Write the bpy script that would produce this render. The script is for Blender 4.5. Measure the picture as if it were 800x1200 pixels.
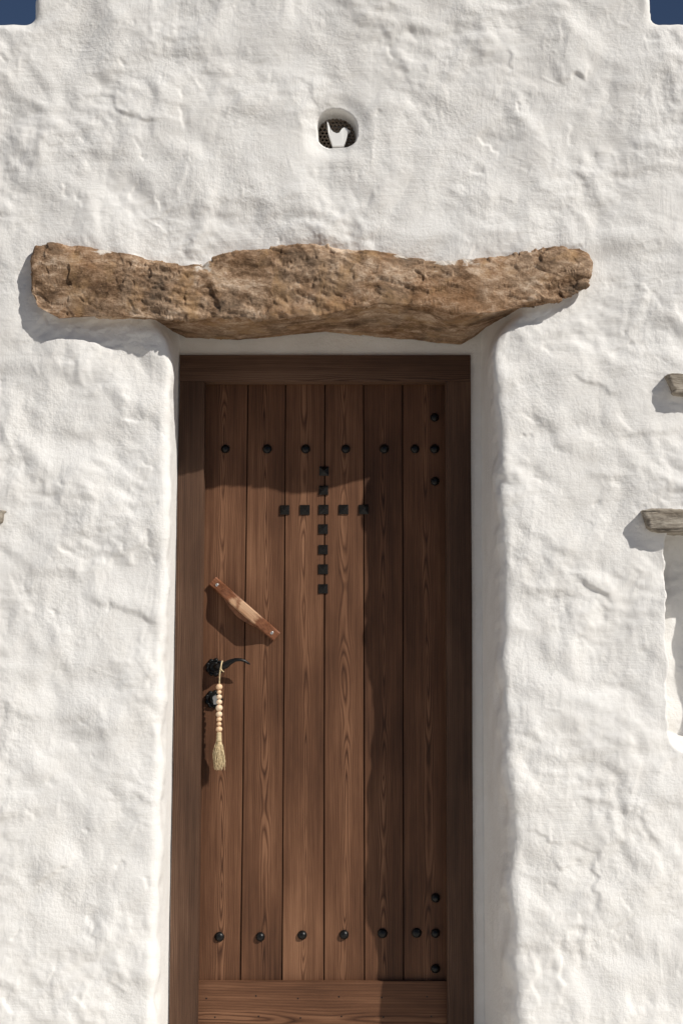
import bpy, bmesh, math
import numpy as np
from mathutils import Vector

sc = bpy.context.scene
C = sc.collection
for o in list(bpy.data.objects):
    bpy.data.objects.remove(o, do_unlink=True)

# ------------------------------------------------------------------ camera
CAM = (0.0, -4.28, 1.25)          # wall front is the plane y = 0, door frame face y = 0.27
PITCH = math.radians(6.0)
FPX = 1667.0                      # focal length in pixels of the 800 x 1200 photograph
cam = bpy.data.cameras.new('camera')
cam.sensor_fit = 'VERTICAL'
cam.sensor_height = 36.0
cam.lens = 36.0 * FPX / 1200.0
cam.clip_start = 0.05
cam.clip_end = 3000.0
camo = bpy.data.objects.new('camera', cam)
C.objects.link(camo)
camo.location = CAM
camo.rotation_euler = (math.pi / 2 + PITCH, 0, 0)
sc.camera = camo

# ------------------------------------------------------------------ sky and sun
SA, SB = 1.26, 1.27               # light travels along (-SA, 1, -SB)
world = bpy.data.worlds.new('World')
sc.world = world
world.use_nodes = True
wn = world.node_tree.nodes
sky = wn.new('ShaderNodeTexSky')
sky.sky_type = 'NISHITA'
sky.sun_disc = False
sky.sun_elevation = math.atan2(SB, math.hypot(SA, 1.0))
sky.sun_rotation = math.atan2(SA, -1.0)
sky.altitude = 2000.0
sky.air_density = 0.6
sky.dust_density = 0.1
sky.ozone_density = 1.0
world.node_tree.links.new(sky.outputs[0], wn['Background'].inputs[0])
wn['Background'].inputs[1].default_value = 0.05
sun = bpy.data.lights.new('sun', 'SUN')
sun.energy = 3.95
sun.angle = math.radians(0.55)
sun.color = (1.0, 0.957, 0.885)
suno = bpy.data.objects.new('sun', sun)
C.objects.link(suno)
suno.location = (4, -4, 6)
suno.rotation_euler = Vector((-SA, 1.0, -SB)).to_track_quat('-Z', 'Y').to_euler()

sc.view_settings.view_transform = 'Standard'
sc.view_settings.look = 'None'
sc.view_settings.exposure = 0.14
sc.view_settings.gamma = 1.0
sc.view_settings.use_curve_mapping = False
sc.render.engine = 'CYCLES'
sc.cycles.max_bounces = 8
sc.cycles.diffuse_bounces = 5

rng = np.random.default_rng(11)


def W(px, py, Y):
    """photograph point (800 x 1200) on the plane y = Y -> world x, z"""
    u = (px - 400.0) / FPX
    v = (600.0 - py) / FPX
    dy = math.cos(PITCH) - v * math.sin(PITCH)
    dz = math.sin(PITCH) + v * math.cos(PITCH)
    t = (Y - CAM[1]) / dy
    return CAM[0] + u * t, CAM[2] + dz * t


def WV(px, py, Y):
    x, z = W(px, py, Y)
    return (x, Y, z)


# ------------------------------------------------------------------ noise
def _hash(ix, iy, iz, seed):
    h = (ix.astype(np.int64) * 374761393 + iy.astype(np.int64) * 668265263
         + iz * 1274126177 + seed * 974634777) & 0xFFFFFFFF
    h = ((h ^ (h >> 13)) * 1274126177) & 0xFFFFFFFF
    return (h ^ (h >> 16)) & 0xFFFF


def pn2(x, y, seed=0):
    x = np.asarray(x, float); y = np.asarray(y, float)
    x0 = np.floor(x); y0 = np.floor(y)
    fx = x - x0; fy = y - y0
    ux = fx * fx * fx * (fx * (fx * 6 - 15) + 10)
    uy = fy * fy * fy * (fy * (fy * 6 - 15) + 10)

    def g(i, j):
        a = _hash(x0 + i, y0 + j, 0, seed) * (2 * math.pi / 65536.0)
        return np.cos(a) * (fx - i) + np.sin(a) * (fy - j)
    a = g(0, 0) * (1 - ux) + g(1, 0) * ux
    b = g(0, 1) * (1 - ux) + g(1, 1) * ux
    return (a * (1 - uy) + b * uy) * 1.5


def fbm2(x, y, oct=3, seed=0, gain=0.5):
    s = 0; a = 1.0; f = 1.0
    for k in range(oct):
        s = s + a * pn2(x * f, y * f, seed + 17 * k)
        a *= gain; f *= 2.03
    return s


def pn3(x, y, z, seed=0):
    x = np.asarray(x, float); y = np.asarray(y, float); z = np.asarray(z, float)
    x0 = np.floor(x); y0 = np.floor(y); z0 = np.floor(z)
    fx = x - x0; fy = y - y0; fz = z - z0
    q = lambda f: f * f * f * (f * (f * 6 - 15) + 10)
    ux, uy, uz = q(fx), q(fy), q(fz)

    def g(i, j, k):
        h = _hash(x0 + i, y0 + j, (z0 + k).astype(np.int64), seed)
        a = (h & 255) * (2 * math.pi / 256.0)
        c = ((h >> 8) & 255) / 127.5 - 1.0
        s = np.sqrt(np.maximum(0, 1 - c * c))
        return s * np.cos(a) * (fx - i) + s * np.sin(a) * (fy - j) + c * (fz - k)
    r = 0
    for k in (0, 1):
        wz = uz if k else 1 - uz
        for j in (0, 1):
            wy = uy if j else 1 - uy
            r = r + (g(0, j, k) * (1 - ux) + g(1, j, k) * ux) * wy * wz
    return r * 1.5


def fbm3(x, y, z, oct=3, seed=0, gain=0.5):
    s = 0; a = 1.0; f = 1.0
    for k in range(oct):
        s = s + a * pn3(x * f, y * f, z * f, seed + 13 * k)
        a *= gain; f *= 2.03
    return s


def sstep(a, b, x):
    t = np.clip((x - a) / (b - a), 0, 1)
    return t * t * (3 - 2 * t)


# ------------------------------------------------------------------ object helpers
def tag(o, label=None, cat=None, group=None, kind=None):
    if label: o['label'] = label
    if cat: o['category'] = cat
    if group: o['group'] = group
    o['kind'] = kind or 'thing'
    return o


def empty(name, loc=(0, 0, 0)):
    o = bpy.data.objects.new(name, None)
    o.empty_display_size = 0.05
    C.objects.link(o)
    o.location = loc
    return o


def link(name, me, mat, parent=None, loc=None, smooth=False):
    if mat is not None:
        me.materials.clear(); me.materials.append(mat)
    if smooth:
        me.polygons.foreach_set('use_smooth', [True] * len(me.polygons))
    o = bpy.data.objects.new(name, me)
    C.objects.link(o)
    if parent is not None:
        o.parent = parent
        if loc is not None:
            o.location = Vector(loc) - world_loc(parent)
        else:
            o.location = -world_loc(parent)
    elif loc is not None:
        o.location = loc
    return o


def world_loc(o):
    v = Vector(o.location)
    while o.parent:
        o = o.parent
        v = v + Vector(o.location)
    return v


def np_mesh(name, verts, quads):
    verts = np.asarray(verts, np.float32); quads = np.asarray(quads, np.int32)
    me = bpy.data.meshes.new(name)
    n = quads.shape[1]
    me.vertices.add(len(verts))
    me.vertices.foreach_set('co', verts.ravel())
    me.loops.add(quads.size)
    me.loops.foreach_set('vertex_index', quads.ravel())
    me.polygons.add(len(quads))
    me.polygons.foreach_set('loop_start', np.arange(0, quads.size, n, dtype=np.int32))
    me.update(calc_edges=True)
    me.validate()
    return me


def bm_mesh(name, bm, bevel=0.0, seg=2, angle=30):
    if bevel:
        es = [e for e in bm.edges if len(e.link_faces) == 2 and e.calc_face_angle(0) > math.radians(angle)]
        bmesh.ops.bevel(bm, geom=es, offset=bevel, segments=seg, profile=0.6, affect='EDGES')
    bmesh.ops.recalc_face_normals(bm, faces=bm.faces)
    me = bpy.data.meshes.new(name)
    bm.to_mesh(me); bm.free()
    return me


def hexa(bm, pts):
    """8 corners: front x0z0 x1z0 x1z1 x0z1, back the same"""
    v = [bm.verts.new(p) for p in pts]
    for f in ((0, 1, 2, 3), (7, 6, 5, 4), (0, 4, 5, 1), (1, 5, 6, 2), (2, 6, 7, 3), (3, 7, 4, 0)):
        bm.faces.new([v[i] for i in f])


def tube_np(path, rx, ry=None, seg=12, up=(0, 1, 0)):
    """swept tube with elliptical section; returns verts, quads (with closed ends by shrinking)"""
    P = [Vector(p) for p in path]
    ry = ry or rx
    up = Vector(up)
    V = []; F = []
    n = len(P)
    for i, p in enumerate(P):
        t = (P[min(i + 1, n - 1)] - P[max(i - 1, 0)]).normalized()
        a = t.cross(up).normalized()
        b = a.cross(t).normalized()
        for k in range(seg):
            th = 2 * math.pi * k / seg
            V.append(p + a * (math.cos(th) * rx[i]) + b * (math.sin(th) * ry[i]))
    for i in range(n - 1):
        for k in range(seg):
            k2 = (k + 1) % seg
            F.append((i * seg + k, i * seg + k2, (i + 1) * seg + k2, (i + 1) * seg + k))
    return V, F


def lathe_np(prof, seg=24, axis='Y'):
    """prof: list of (r, h). Revolves round the axis; faces as quads"""
    V = []; F = []
    for r, h in prof:
        for k in range(seg):
            th = 2 * math.pi * k / seg
            if axis == 'Y':
                V.append((r * math.cos(th), h, r * math.sin(th)))
            else:
                V.append((r * math.cos(th), r * math.sin(th), h))
    for i in range(len(prof) - 1):
        for k in range(seg):
            k2 = (k + 1) % seg
            F.append((i * seg + k, i * seg + k2, (i + 1) * seg + k2, (i + 1) * seg + k))
    return V, F


def vf_mesh(name, V, F):
    bm = bmesh.new()
    vs = [bm.verts.new(v) for v in V]
    for f in F:
        bm.faces.new([vs[i] for i in f])
    bmesh.ops.remove_doubles(bm, verts=bm.verts, dist=1e-6)
    return bm_mesh(name, bm)


# ------------------------------------------------------------------ materials
class NT:
    def __init__(s, name):
        s.m = bpy.data.materials.new(name)
        s.m.use_nodes = True
        s.t = s.m.node_tree
        s.b = s.t.nodes['Principled BSDF']

    def n(s, typ, **kw):
        nd = s.t.nodes.new(typ)
        for k, v in kw.items():
            setattr(nd, k, v)
        return nd

    def l(s, a, b):
        s.t.links.new(a, b)

    def math(s, op, a, b=None, c=None):
        nd = s.n('ShaderNodeMath', operation=op)
        for i, v in enumerate((a, b, c)):
            if v is None: continue
            if isinstance(v, (int, float)): nd.inputs[i].default_value = v
            else: s.l(v, nd.inputs[i])
        return nd.outputs[0]

    def noise(s, vec, scale, detail=3, rough=0.5, dist=0.0):
        nd = s.n('ShaderNodeTexNoise')
        nd.inputs['Scale'].default_value = scale
        nd.inputs['Detail'].default_value = detail
        nd.inputs['Roughness'].default_value = rough
        nd.inputs['Distortion'].default_value = dist
        if vec is not None: s.l(vec, nd.inputs['Vector'])
        return nd.outputs['Fac']

    def mapping(s, vec, scale=(1, 1, 1), rot=(0, 0, 0)):
        nd = s.n('ShaderNodeMapping')
        nd.inputs['Scale'].default_value = scale
        nd.inputs['Rotation'].default_value = rot
        s.l(vec, nd.inputs['Vector'])
        return nd.outputs[0]

    def ramp(s, fac, stops):
        nd = s.n('ShaderNodeValToRGB')
        cr = nd.color_ramp
        while len(cr.elements) > 1: cr.elements.remove(cr.elements[-1])
        cr.elements[0].position = stops[0][0]
        cr.elements[0].color = (*stops[0][1], 1)
        for p, c in stops[1:]:
            e = cr.elements.new(p); e.color = (*c, 1)
        s.l(fac, nd.inputs[0])
        return nd.outputs[0]

    def mix(s, fac, a, b, mode='MIX'):
        nd = s.n('ShaderNodeMix', data_type='RGBA', blend_type=mode)
        for idx, v in ((0, fac), (6, a), (7, b)):
            if isinstance(v, (int, float)): nd.inputs[idx].default_value = v
            elif isinstance(v, tuple): nd.inputs[idx].default_value = (*v, 1)
            else: s.l(v, nd.inputs[idx])
        return nd.outputs[2]

    def bump(s, h, strength, dist, normal=None):
        nd = s.n('ShaderNodeBump')
        nd.inputs['Strength'].default_value = strength
        nd.inputs['Distance'].default_value = dist
        s.l(h, nd.inputs['Height'])
        if normal is not None: s.l(normal, nd.inputs['Normal'])
        return nd.outputs[0]

    def out(s, col=None, rough=0.8, spec=0.3, normal=None, metal=0.0):
        if col is not None:
            if isinstance(col, tuple): s.b.inputs['Base Color'].default_value = (*col, 1)
            else: s.l(col, s.b.inputs['Base Color'])
        if isinstance(rough, (int, float)): s.b.inputs['Roughness'].default_value = rough
        else: s.l(rough, s.b.inputs['Roughness'])
        s.b.inputs['Specular IOR Level'].default_value = spec
        s.b.inputs['Metallic'].default_value = metal
        if normal is not None: s.l(normal, s.b.inputs['Normal'])
        return s.m


def m_plaster():
    t = NT('whitewash_plaster')
    co = t.n('ShaderNodeTexCoord').outputs['Object']
    big = t.noise(co, 2.3, 4, 0.55)
    mid = t.noise(co, 11, 4, 0.6, 0.5)
    col = t.ramp(big, [(0.30, (0.755, 0.732, 0.695)), (0.70, (0.82, 0.805, 0.78))])
    col = t.mix(0.55, col, t.ramp(mid, [(0.30, (0.74, 0.715, 0.68)), (0.55, (0.80, 0.785, 0.76)), (0.8, (0.83, 0.82, 0.80))]))
    # faint brush hairs, blended between an upright and a level direction
    va = t.noise(t.mapping(co, (190, 190, 11)), 1.0, 3, 0.6)
    vb = t.noise(t.mapping(co, (10, 30, 180), (0, 0.12, 0)), 1.0, 3, 0.6)
    msk = t.ramp(t.noise(co, 3.1, 2), [(0.42, (0, 0, 0)), (0.58, (1, 1, 1))])
    br = t.n('ShaderNodeMix', data_type='FLOAT')
    t.l(msk, br.inputs[0]); t.l(va, br.inputs[2]); t.l(vb, br.inputs[3])
    grit = t.noise(co, 330, 3, 0.65)
    crumb = t.noise(co, 95, 4, 0.6)
    n1 = t.bump(br.outputs[0], 0.30, 0.0030)
    n2 = t.bump(t.math('MULTIPLY', crumb, t.ramp(t.noise(co, 4.3, 3), [(0.35, (0.35,) * 3), (0.65, (1.25,) * 3)])), 0.55, 0.0044, n1)
    n3 = t.bump(grit, 0.42, 0.0020, n2)
    return t.out(col, 0.92, 0.15, n3)


def m_wood(name, axis='Z', dark=(0.028, 0.0108, 0.0052), mid=(0.118, 0.0525, 0.0265), light=(0.262, 0.132, 0.072),
           cath=1.0, freq=190.0, rough=0.60, blot=0.62, band=0.020, off=0.0):
    t = NT(name)
    co = t.n('ShaderNodeTexCoord').outputs['Object']
    rnd = t.n('ShaderNodeObjectInfo').outputs['Random']
    sep = t.n('ShaderNodeSeparateXYZ'); t.l(co, sep.inputs[0])
    X, Y, Z = sep.outputs
    if axis == 'X': X, Z = Z, X
    zz = t.math('MULTIPLY_ADD', rnd, 37.0, Z)
    zv = t.n('ShaderNodeCombineXYZ'); t.l(zz, zv.inputs[2]); t.l(t.math('MULTIPLY', rnd, 11.0), zv.inputs[0])
    n1 = t.noise(zv.outputs[0], 0.9, 2)
    n2 = t.noise(t.mapping(zv.outputs[0], (3, 1, 0.8)), 1.0, 3.5)
    full = t.n('ShaderNodeCombineXYZ'); t.l(X, full.inputs[0]); t.l(Y, full.inputs[1]); t.l(zz, full.inputs[2])
    fv = full.outputs[0]
    warp = t.noise(t.mapping(fv, (9, 9, 1.7)), 1.0, 2, 0.5)
    warp2 = t.noise(t.mapping(fv, (30, 30, 5.0)), 1.0, 2, 0.5)
    # distance from a wandering pith gives cathedral arches on the face
    xo = t.math('ADD', X, t.math('MULTIPLY_ADD', t.math('SUBTRACT', n1, 0.5), 0.05, off))
    yo = t.math('ADD', Y, t.math('MULTIPLY_ADD', t.math('SUBTRACT', n2, 0.5), 0.19 * cath, 0.003))
    r = t.math('SQRT', t.math('ADD', t.math('MULTIPLY', xo, xo), t.math('MULTIPLY', yo, yo)))
    r = t.math('MULTIPLY_ADD', t.math('SUBTRACT', warp, 0.5), 0.020, r)
    r = t.math('MULTIPLY_ADD', t.math('SUBTRACT', warp2, 0.5), 0.010, r)
    fr = t.math('FRACT', t.math('MULTIPLY', r, freq))
    ring = t.ramp(fr, [(0.0, (0.0,) * 3), (0.14, (0.26,) * 3), (0.34, (0.62,) * 3), (0.70, (0.76,) * 3), (0.88, (0.34,) * 3), (1.0, (0.0,) * 3)])
    gx_ = t.math('DIVIDE', xo, band)
    core = t.math('POWER', 2.718, t.math('MULTIPLY', t.math('MULTIPLY', gx_, gx_), -1.0))
    fade = t.math('MAXIMUM', t.math('MULTIPLY', core, 1.0), 0.30)
    fade = t.math('MULTIPLY', fade, t.ramp(t.noise(t.mapping(fv, (10, 10, 1.1)), 1.0, 3), [(0.30, (0.45,) * 3), (0.58, (1.0,) * 3)]))
    ringf = t.mix(fade, (0.5, 0.5, 0.5), ring)
    fib = t.noise(t.mapping(fv, (330, 330, 6)), 1.0, 4, 0.65)
    fib2 = t.noise(t.mapping(fv, (85, 85, 2.2)), 1.0, 3, 0.6)
    blo = t.noise(t.mapping(fv, (5, 5, 1.6)), 1.0, 4, 0.55)
    v = t.math('ADD', t.math('MULTIPLY', ringf, 0.41), t.math('MULTIPLY', fib, 0.27))
    v = t.math('ADD', v, t.math('MULTIPLY', core, 0.05))
    v = t.math('ADD', v, t.math('MULTIPLY', fib2, 0.33))
    v = t.math('ADD', v, t.math('MULTIPLY', t.math('SUBTRACT', blo, 0.5), blot))
    v = t.math('ADD', v, t.math('MULTIPLY', t.math('SUBTRACT', rnd, 0.5), 0.09))
    col = t.ramp(v, [(0.30, dark), (0.54, mid), (0.80, light)])
    bn = t.bump(ringf, 0.35, 0.0012)
    bn = t.bump(fib, 0.35, 0.0009, bn)
    return t.out(col, t.math('MULTIPLY_ADD', fib2, 0.2, rough - 0.1), 0.22, bn)


def m_stone(name, cols, scale=1.0, grain=(1, 1, 1), bump=1.0, lime=()):
    t = NT(name)
    co = t.n('ShaderNodeTexCoord').outputs['Object']
    g = t.mapping(co, grain)
    a = t.noise(g, 9 * scale, 6, 0.62, 0.6)
    b = t.noise(g, 38 * scale, 5, 0.68, 0.3)
    c = t.noise(g, 170 * scale, 3, 0.65)
    v = t.math('ADD', t.math('MULTIPLY', a, 0.5), t.math('ADD', t.math('MULTIPLY', b, 0.33), t.math('MULTIPLY', c, 0.17)))
    col = t.ramp(v, [(0.35, cols[0]), (0.45, cols[1]), (0.52, cols[2]), (0.62, cols[3])])
    rust = t.ramp(t.noise(g, 5.3 * scale, 3, 0.6), [(0.50, (0, 0, 0)), (0.68, (1, 1, 1))])
    col = t.mix(t.math('MULTIPLY', rust, 0.5), col, cols[4])
    if lime:                   # grey weathered and golden patches
        gp = t.ramp(t.noise(co, 6.5, 4, 0.6, 0.4), [(0.50, (0, 0, 0)), (0.62, (1, 1, 1))])
        col = t.mix(t.math('MULTIPLY', gp, 0.22), col, (0.27, 0.225, 0.175))
        gd = t.ramp(t.noise(t.mapping(co, (1.3, 1, 1), (0.4, 0.2, 0.9)), 8.0, 4, 0.6, 0.4), [(0.52, (0, 0, 0)), (0.66, (1, 1, 1))])
        col = t.mix(t.math('MULTIPLY', gd, 0.55), col, (0.38, 0.235, 0.115))
    for pt, rad in lime:       # whitewash dragged over the edge of the stone
        d = t.n('ShaderNodeVectorMath', operation='DISTANCE'); t.l(co, d.inputs[0]); d.inputs[1].default_value = pt
        k = t.math('ADD', t.math('SUBTRACT', 1.0, t.math('DIVIDE', d.outputs['Value'], rad)), t.math('MULTIPLY', t.math('SUBTRACT', b, 0.5), 2.6))
        col = t.mix(t.math('MULTIPLY', t.ramp(k, [(0.45, (0, 0, 0)), (0.75, (1, 1, 1))]), 0.8), col, (0.66, 0.62, 0.56))
    n1 = t.bump(a, 0.5 * bump, 0.012)
    n2 = t.bump(b, 0.75 * bump, 0.007, n1)
    n3 = t.bump(c, 0.6 * bump, 0.0028, n2)
    return t.out(col, 0.9, 0.2, n3)


def m_plain(name, col, rough=0.6, spec=0.3, metal=0.0, var=0.15, scale=40, bump=0.0):
    t = NT(name)
    co = t.n('ShaderNodeTexCoord').outputs['Object']
    n = t.noise(co, scale, 4, 0.6)
    lo = tuple(max(0, c * (1 - var)) for c in col); hi = tuple(min(1, c * (1 + var)) for c in col)
    c = t.ramp(n, [(0.3, lo), (0.7, hi)])
    nb = t.bump(n, bump, 0.002) if bump else None
    return t.out(c, rough, spec, nb, metal)


M_PLASTER = m_plaster()
M_PLANK = m_wood('door_plank_wood')
M_FRAME = m_wood('door_frame_wood', 'Z', cath=0.4, freq=170, band=0.03, off=0.055, dark=(0.030, 0.0145, 0.0085), mid=(0.088, 0.0460, 0.0275), light=(0.185, 0.108, 0.070))
M_HEAD = m_wood('door_head_wood', 'X', cath=0.4, freq=170, band=0.03, off=0.05, dark=(0.030, 0.0145, 0.0085), mid=(0.088, 0.0460, 0.0275), light=(0.185, 0.108, 0.070))
M_KICK = m_wood('kick_board_wood', 'X', cath=0.8, freq=120, band=0.03)
def m_pull():
    t = NT('pull_handle_wood')
    co = t.n('ShaderNodeTexCoord').outputs['Object']
    sep = t.n('ShaderNodeSeparateXYZ'); t.l(co, sep.inputs[0])
    g = t.noise(t.mapping(co, (10, 120, 160)), 1.0, 4, 0.6)
    p = t.noise(t.mapping(co, (26, 40, 40)), 1.0, 4, 0.6)
    wear = t.math('SUBTRACT', 1.15, t.math('MULTIPLY', t.math('ABSOLUTE', t.math('ADD', sep.outputs[0], -0.005)), 15.0))
    wear = t.math('ADD', wear, t.math('MULTIPLY', t.math('SUBTRACT', p, 0.5), 2.2))
    w = t.ramp(wear, [(0.25, (0, 0, 0)), (0.75, (1, 1, 1))])
    base = t.ramp(g, [(0.3, (0.105, 0.036, 0.015)), (0.7, (0.25, 0.098, 0.046))])
    pale = t.ramp(g, [(0.3, (0.34, 0.17, 0.085)), (0.65, (0.58, 0.38, 0.24))])
    return t.out(t.mix(w, base, pale), 0.42, 0.35, t.bump(g, 0.3, 0.001))


M_PULL = m_pull()
M_GRIP = m_plain('shaded_grip_wood', (0.20, 0.085, 0.042), 0.5, 0.3, 0.0, 0.3, 70, 0.2)  # web wood darkened in colour for the shade under the bar
M_LINTEL = m_stone('lintel_stone', [(0.035, 0.019, 0.010), (0.165, 0.098, 0.055), (0.335, 0.220, 0.138), (0.66, 0.51, 0.38), (0.25, 0.128, 0.058)], grain=(0.8, 1, 1.3), bump=0.95,
                   lime=[(WV(238, 307, -0.045), 0.055), (WV(522, 303, -0.04), 0.07), (WV(548, 301, -0.04), 0.05), (WV(470, 296, -0.04), 0.04), (WV(120, 290, -0.04), 0.04)])
M_SLAB = m_stone('weathered_slab', [(0.09, 0.076, 0.060), (0.22, 0.19, 0.155), (0.36, 0.32, 0.265), (0.52, 0.47, 0.40), (0.30, 0.245, 0.185)], scale=1.6, grain=(0.25, 1.0, 1.6))
M_IRON = m_plain('black_iron', (0.005, 0.0046, 0.0045), 0.38, 0.3, 0.0, 0.3, 90, 0.25)
M_STEEL = m_plain('dull_steel', (0.55, 0.53, 0.50), 0.35, 0.5, 0.9, 0.1, 60)
M_BEAD = m_plain('bead_wood', (0.70, 0.48, 0.30), 0.5, 0.35, 0.0, 0.28, 60)
M_BEADP = m_plain('pale_bead_wood', (0.74, 0.56, 0.39), 0.5, 0.35, 0.0, 0.2, 60)
M_STRAW = m_plain('straw_jute', (0.58, 0.46, 0.28), 0.85, 0.15, 0.0, 0.3, 120)
M_CLAY = m_plain('dark_clay', (0.20, 0.16, 0.125), 0.85, 0.2, 0.0, 0.25, 60, 0.3)
M_DARK = m_plain('hole_shade_black', (0.006, 0.005, 0.005), 0.9, 0.1)  # near-black colour painted for the shade inside the vent, not soot
M_WHITE = m_plain('white_glaze', (0.80, 0.79, 0.77), 0.45, 0.4, 0.0, 0.04, 30)
M_DOORBACK = m_plain('door_core_wood', (0.05, 0.022, 0.012), 0.8, 0.2)

# ------------------------------------------------------------------ ground
def ground_mat(name, lo, hi):
    t = NT(name)
    co = t.n('ShaderNodeTexCoord').outputs['Object']
    c = t.ramp(t.noise(co, 1.3, 5, 0.6), [(0.3, lo), (0.7, hi)])
    return t.out(c, 0.9, 0.2, t.bump(t.noise(co, 45, 4, 0.6), 0.4, 0.004))


bm = bmesh.new()
S = 600.0
bm.faces.new([bm.verts.new(p) for p in ((-S, -S, -0.1), (S, -S, -0.1), (S, S, -0.1), (-S, S, -0.1))])
tag(link('ground', bm_mesh('ground', bm), ground_mat('dry_earth', (0.17, 0.135, 0.10), (0.25, 0.205, 0.155))), kind='structure')
# whitewashed terrace in front of the house
bm = bmesh.new()
v = [bm.verts.new(p) for p in ((-7, -3.4, 0), (7, -3.4, 0), (7, 0.6, 0), (-7, 0.6, 0), (-7, -3.4, -0.2), (7, -3.4, -0.2), (7, 0.6, -0.2), (-7, 0.6, -0.2))]
for f in ((0, 1, 2, 3), (0, 4, 5, 1), (1, 5, 6, 2), (3, 7, 4, 0), (2, 6, 7, 3)): bm.faces.new([v[i] for i in f])
tag(link('terrace', bm_mesh('terrace', bm), ground_mat('whitewashed_paving', (0.70, 0.665, 0.61), (0.77, 0.74, 0.69))), kind='structure')

# ------------------------------------------------------------------ the plastered wall
YF = 0.270       # door frame face
YP = 0.326       # plank face
YS = 0.282       # plaster fascia round the frame

# trowel daubs and gouges as a height map over the wall
HX0, HX1, HZ0, HZ1, HD = -1.45, 1.45, 0.0, 3.75, 0.003
hx = np.arange(HX0, HX1, HD); hz = np.arange(HZ0, HZ1, HD)
HM = np.zeros((len(hz), len(hx)))


def daub(cx, cz, L, Wd, th, A, edge, seed):
    R = max(L, Wd) * 1.15
    i0, i1 = np.searchsorted(hx, [cx - R, cx + R]); j0, j1 = np.searchsorted(hz, [cz - R, cz + R])
    if i1 <= i0 or j1 <= j0: return
    gx, gz = np.meshgrid(hx[i0:i1] - cx, hz[j0:j1] - cz)
    u = gx * math.cos(th) + gz * math.sin(th)
    v = -gx * math.sin(th) + gz * math.cos(th)
    wob = 0.35 * Wd * pn2(u / (0.55 * L) + seed * 3.1, v / Wd * 0.4, seed) + 0.10 * Wd * pn2(u / 0.022, v / 0.03, seed + 5)
    v2 = v + wob
    lead = 1 - sstep(Wd * 0.55 - edge, Wd * 0.55 + edge, v2)
    tail = sstep(-Wd, Wd * 0.5, v2)
    along = 1 - sstep(0.45 * L, 0.95 * L, np.abs(u + 0.2 * wob))
    HM[j0:j1, i0:i1] += A * lead * tail * along


for k in range(380):
    L = rng.uniform(0.05, 0.17); Wd = rng.uniform(0.03, 0.10)
    th = rng.choice([rng.normal(0.1, 0.35), rng.normal(-0.6, 0.4), rng.normal(1.5, 0.3), rng.normal(math.pi, 0.5)], p=[.3, .3, .25, .15])
    th += math.pi * rng.choice([1, 0], p=[.82, .18])
    daub(rng.uniform(-1.3, 1.3), rng.uniform(0.05, 3.6), L, Wd, th, rng.uniform(0.0008, 0.0046), min(rng.uniform(0.012, 0.036) if k % 24 else 0.007, Wd * 0.45), k)
for k in range(260):      # small gouges and pocks
    r = rng.uniform(0.007, 0.024)
    daub(rng.uniform(-1.3, 1.3), rng.uniform(0.05, 3.6), r * rng.uniform(1, 2.6), r, rng.uniform(0, 3.14), -rng.uniform(0.0010, 0.0042), rng.uniform(0.003, 0.006), 900 + k)
# features one can find in the photograph: (px, py, length px, width px, angle deg, amplitude mm)
for k, (px, py, L, Wd, an, A) in enumerate((
        (165, 125, 40, 26, -25, 6), (135, 128, 30, 22, -30, 6), (300, 110, 30, 20, 10, 5), (640, 30, 40, 30, 0, 6),
        (665, 80, 26, 26, 20, 8), (600, 150, 60, 20, 5, 4), (760, 165, 30, 14, -10, 6), (720, 95, 40, 16, 0, 5),
        (590, 160, 26, 40, -60, -5), (210, 210, 30, 14, 70, 5),
        (60, 560, 40, 28, -35, 8), (120, 470, 30, 50, 80, 6), (150, 640, 26, 18, 60, 6), (150, 705, 60, 20, -20, 7),
        (20, 640, 30, 16, -40, 7), (30, 830, 36, 14, -15, 6), (60, 1010, 36, 22, 30, 6), (110, 1080, 14, 10, -60, -6),
        (180, 480, 30, 16, -40, 6), (660, 500, 40, 26, -40, 7), (700, 440, 40, 22, -20, 6), (760, 500, 50, 14, 8, 6),
        (720, 550, 40, 16, 0, 6), (640, 620, 50, 22, -30, 7), (700, 680, 40, 18, -35, 7), (610, 550, 36, 30, -60, 6),
        (700, 720, 16, 16, 40, -6), (660, 690, 40, 20, -40, 6), (680, 1030, 40, 30, 90, -7), (670, 1000, 30, 24, 0, 6),
        (720, 935, 60, 16, -10, 6), (750, 1170, 20, 16, 0, -9), (700, 1080, 40, 50, 80, 5), (760, 960, 40, 20, -50, 6),
        (640, 870, 40, 16, -50, 5), (720, 850, 50, 40, 85, 5), (640, 1150, 40, 30, 85, 6), (780, 890, 26, 10, 30, 7))):
    x, z = W(px, py, 0)
    daub(x, z, L / 380, Wd / 380, math.radians(an) + math.pi, A * 0.9 / 1000, 0.009 + 0.004 * (k % 4), 2000 + k)


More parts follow.
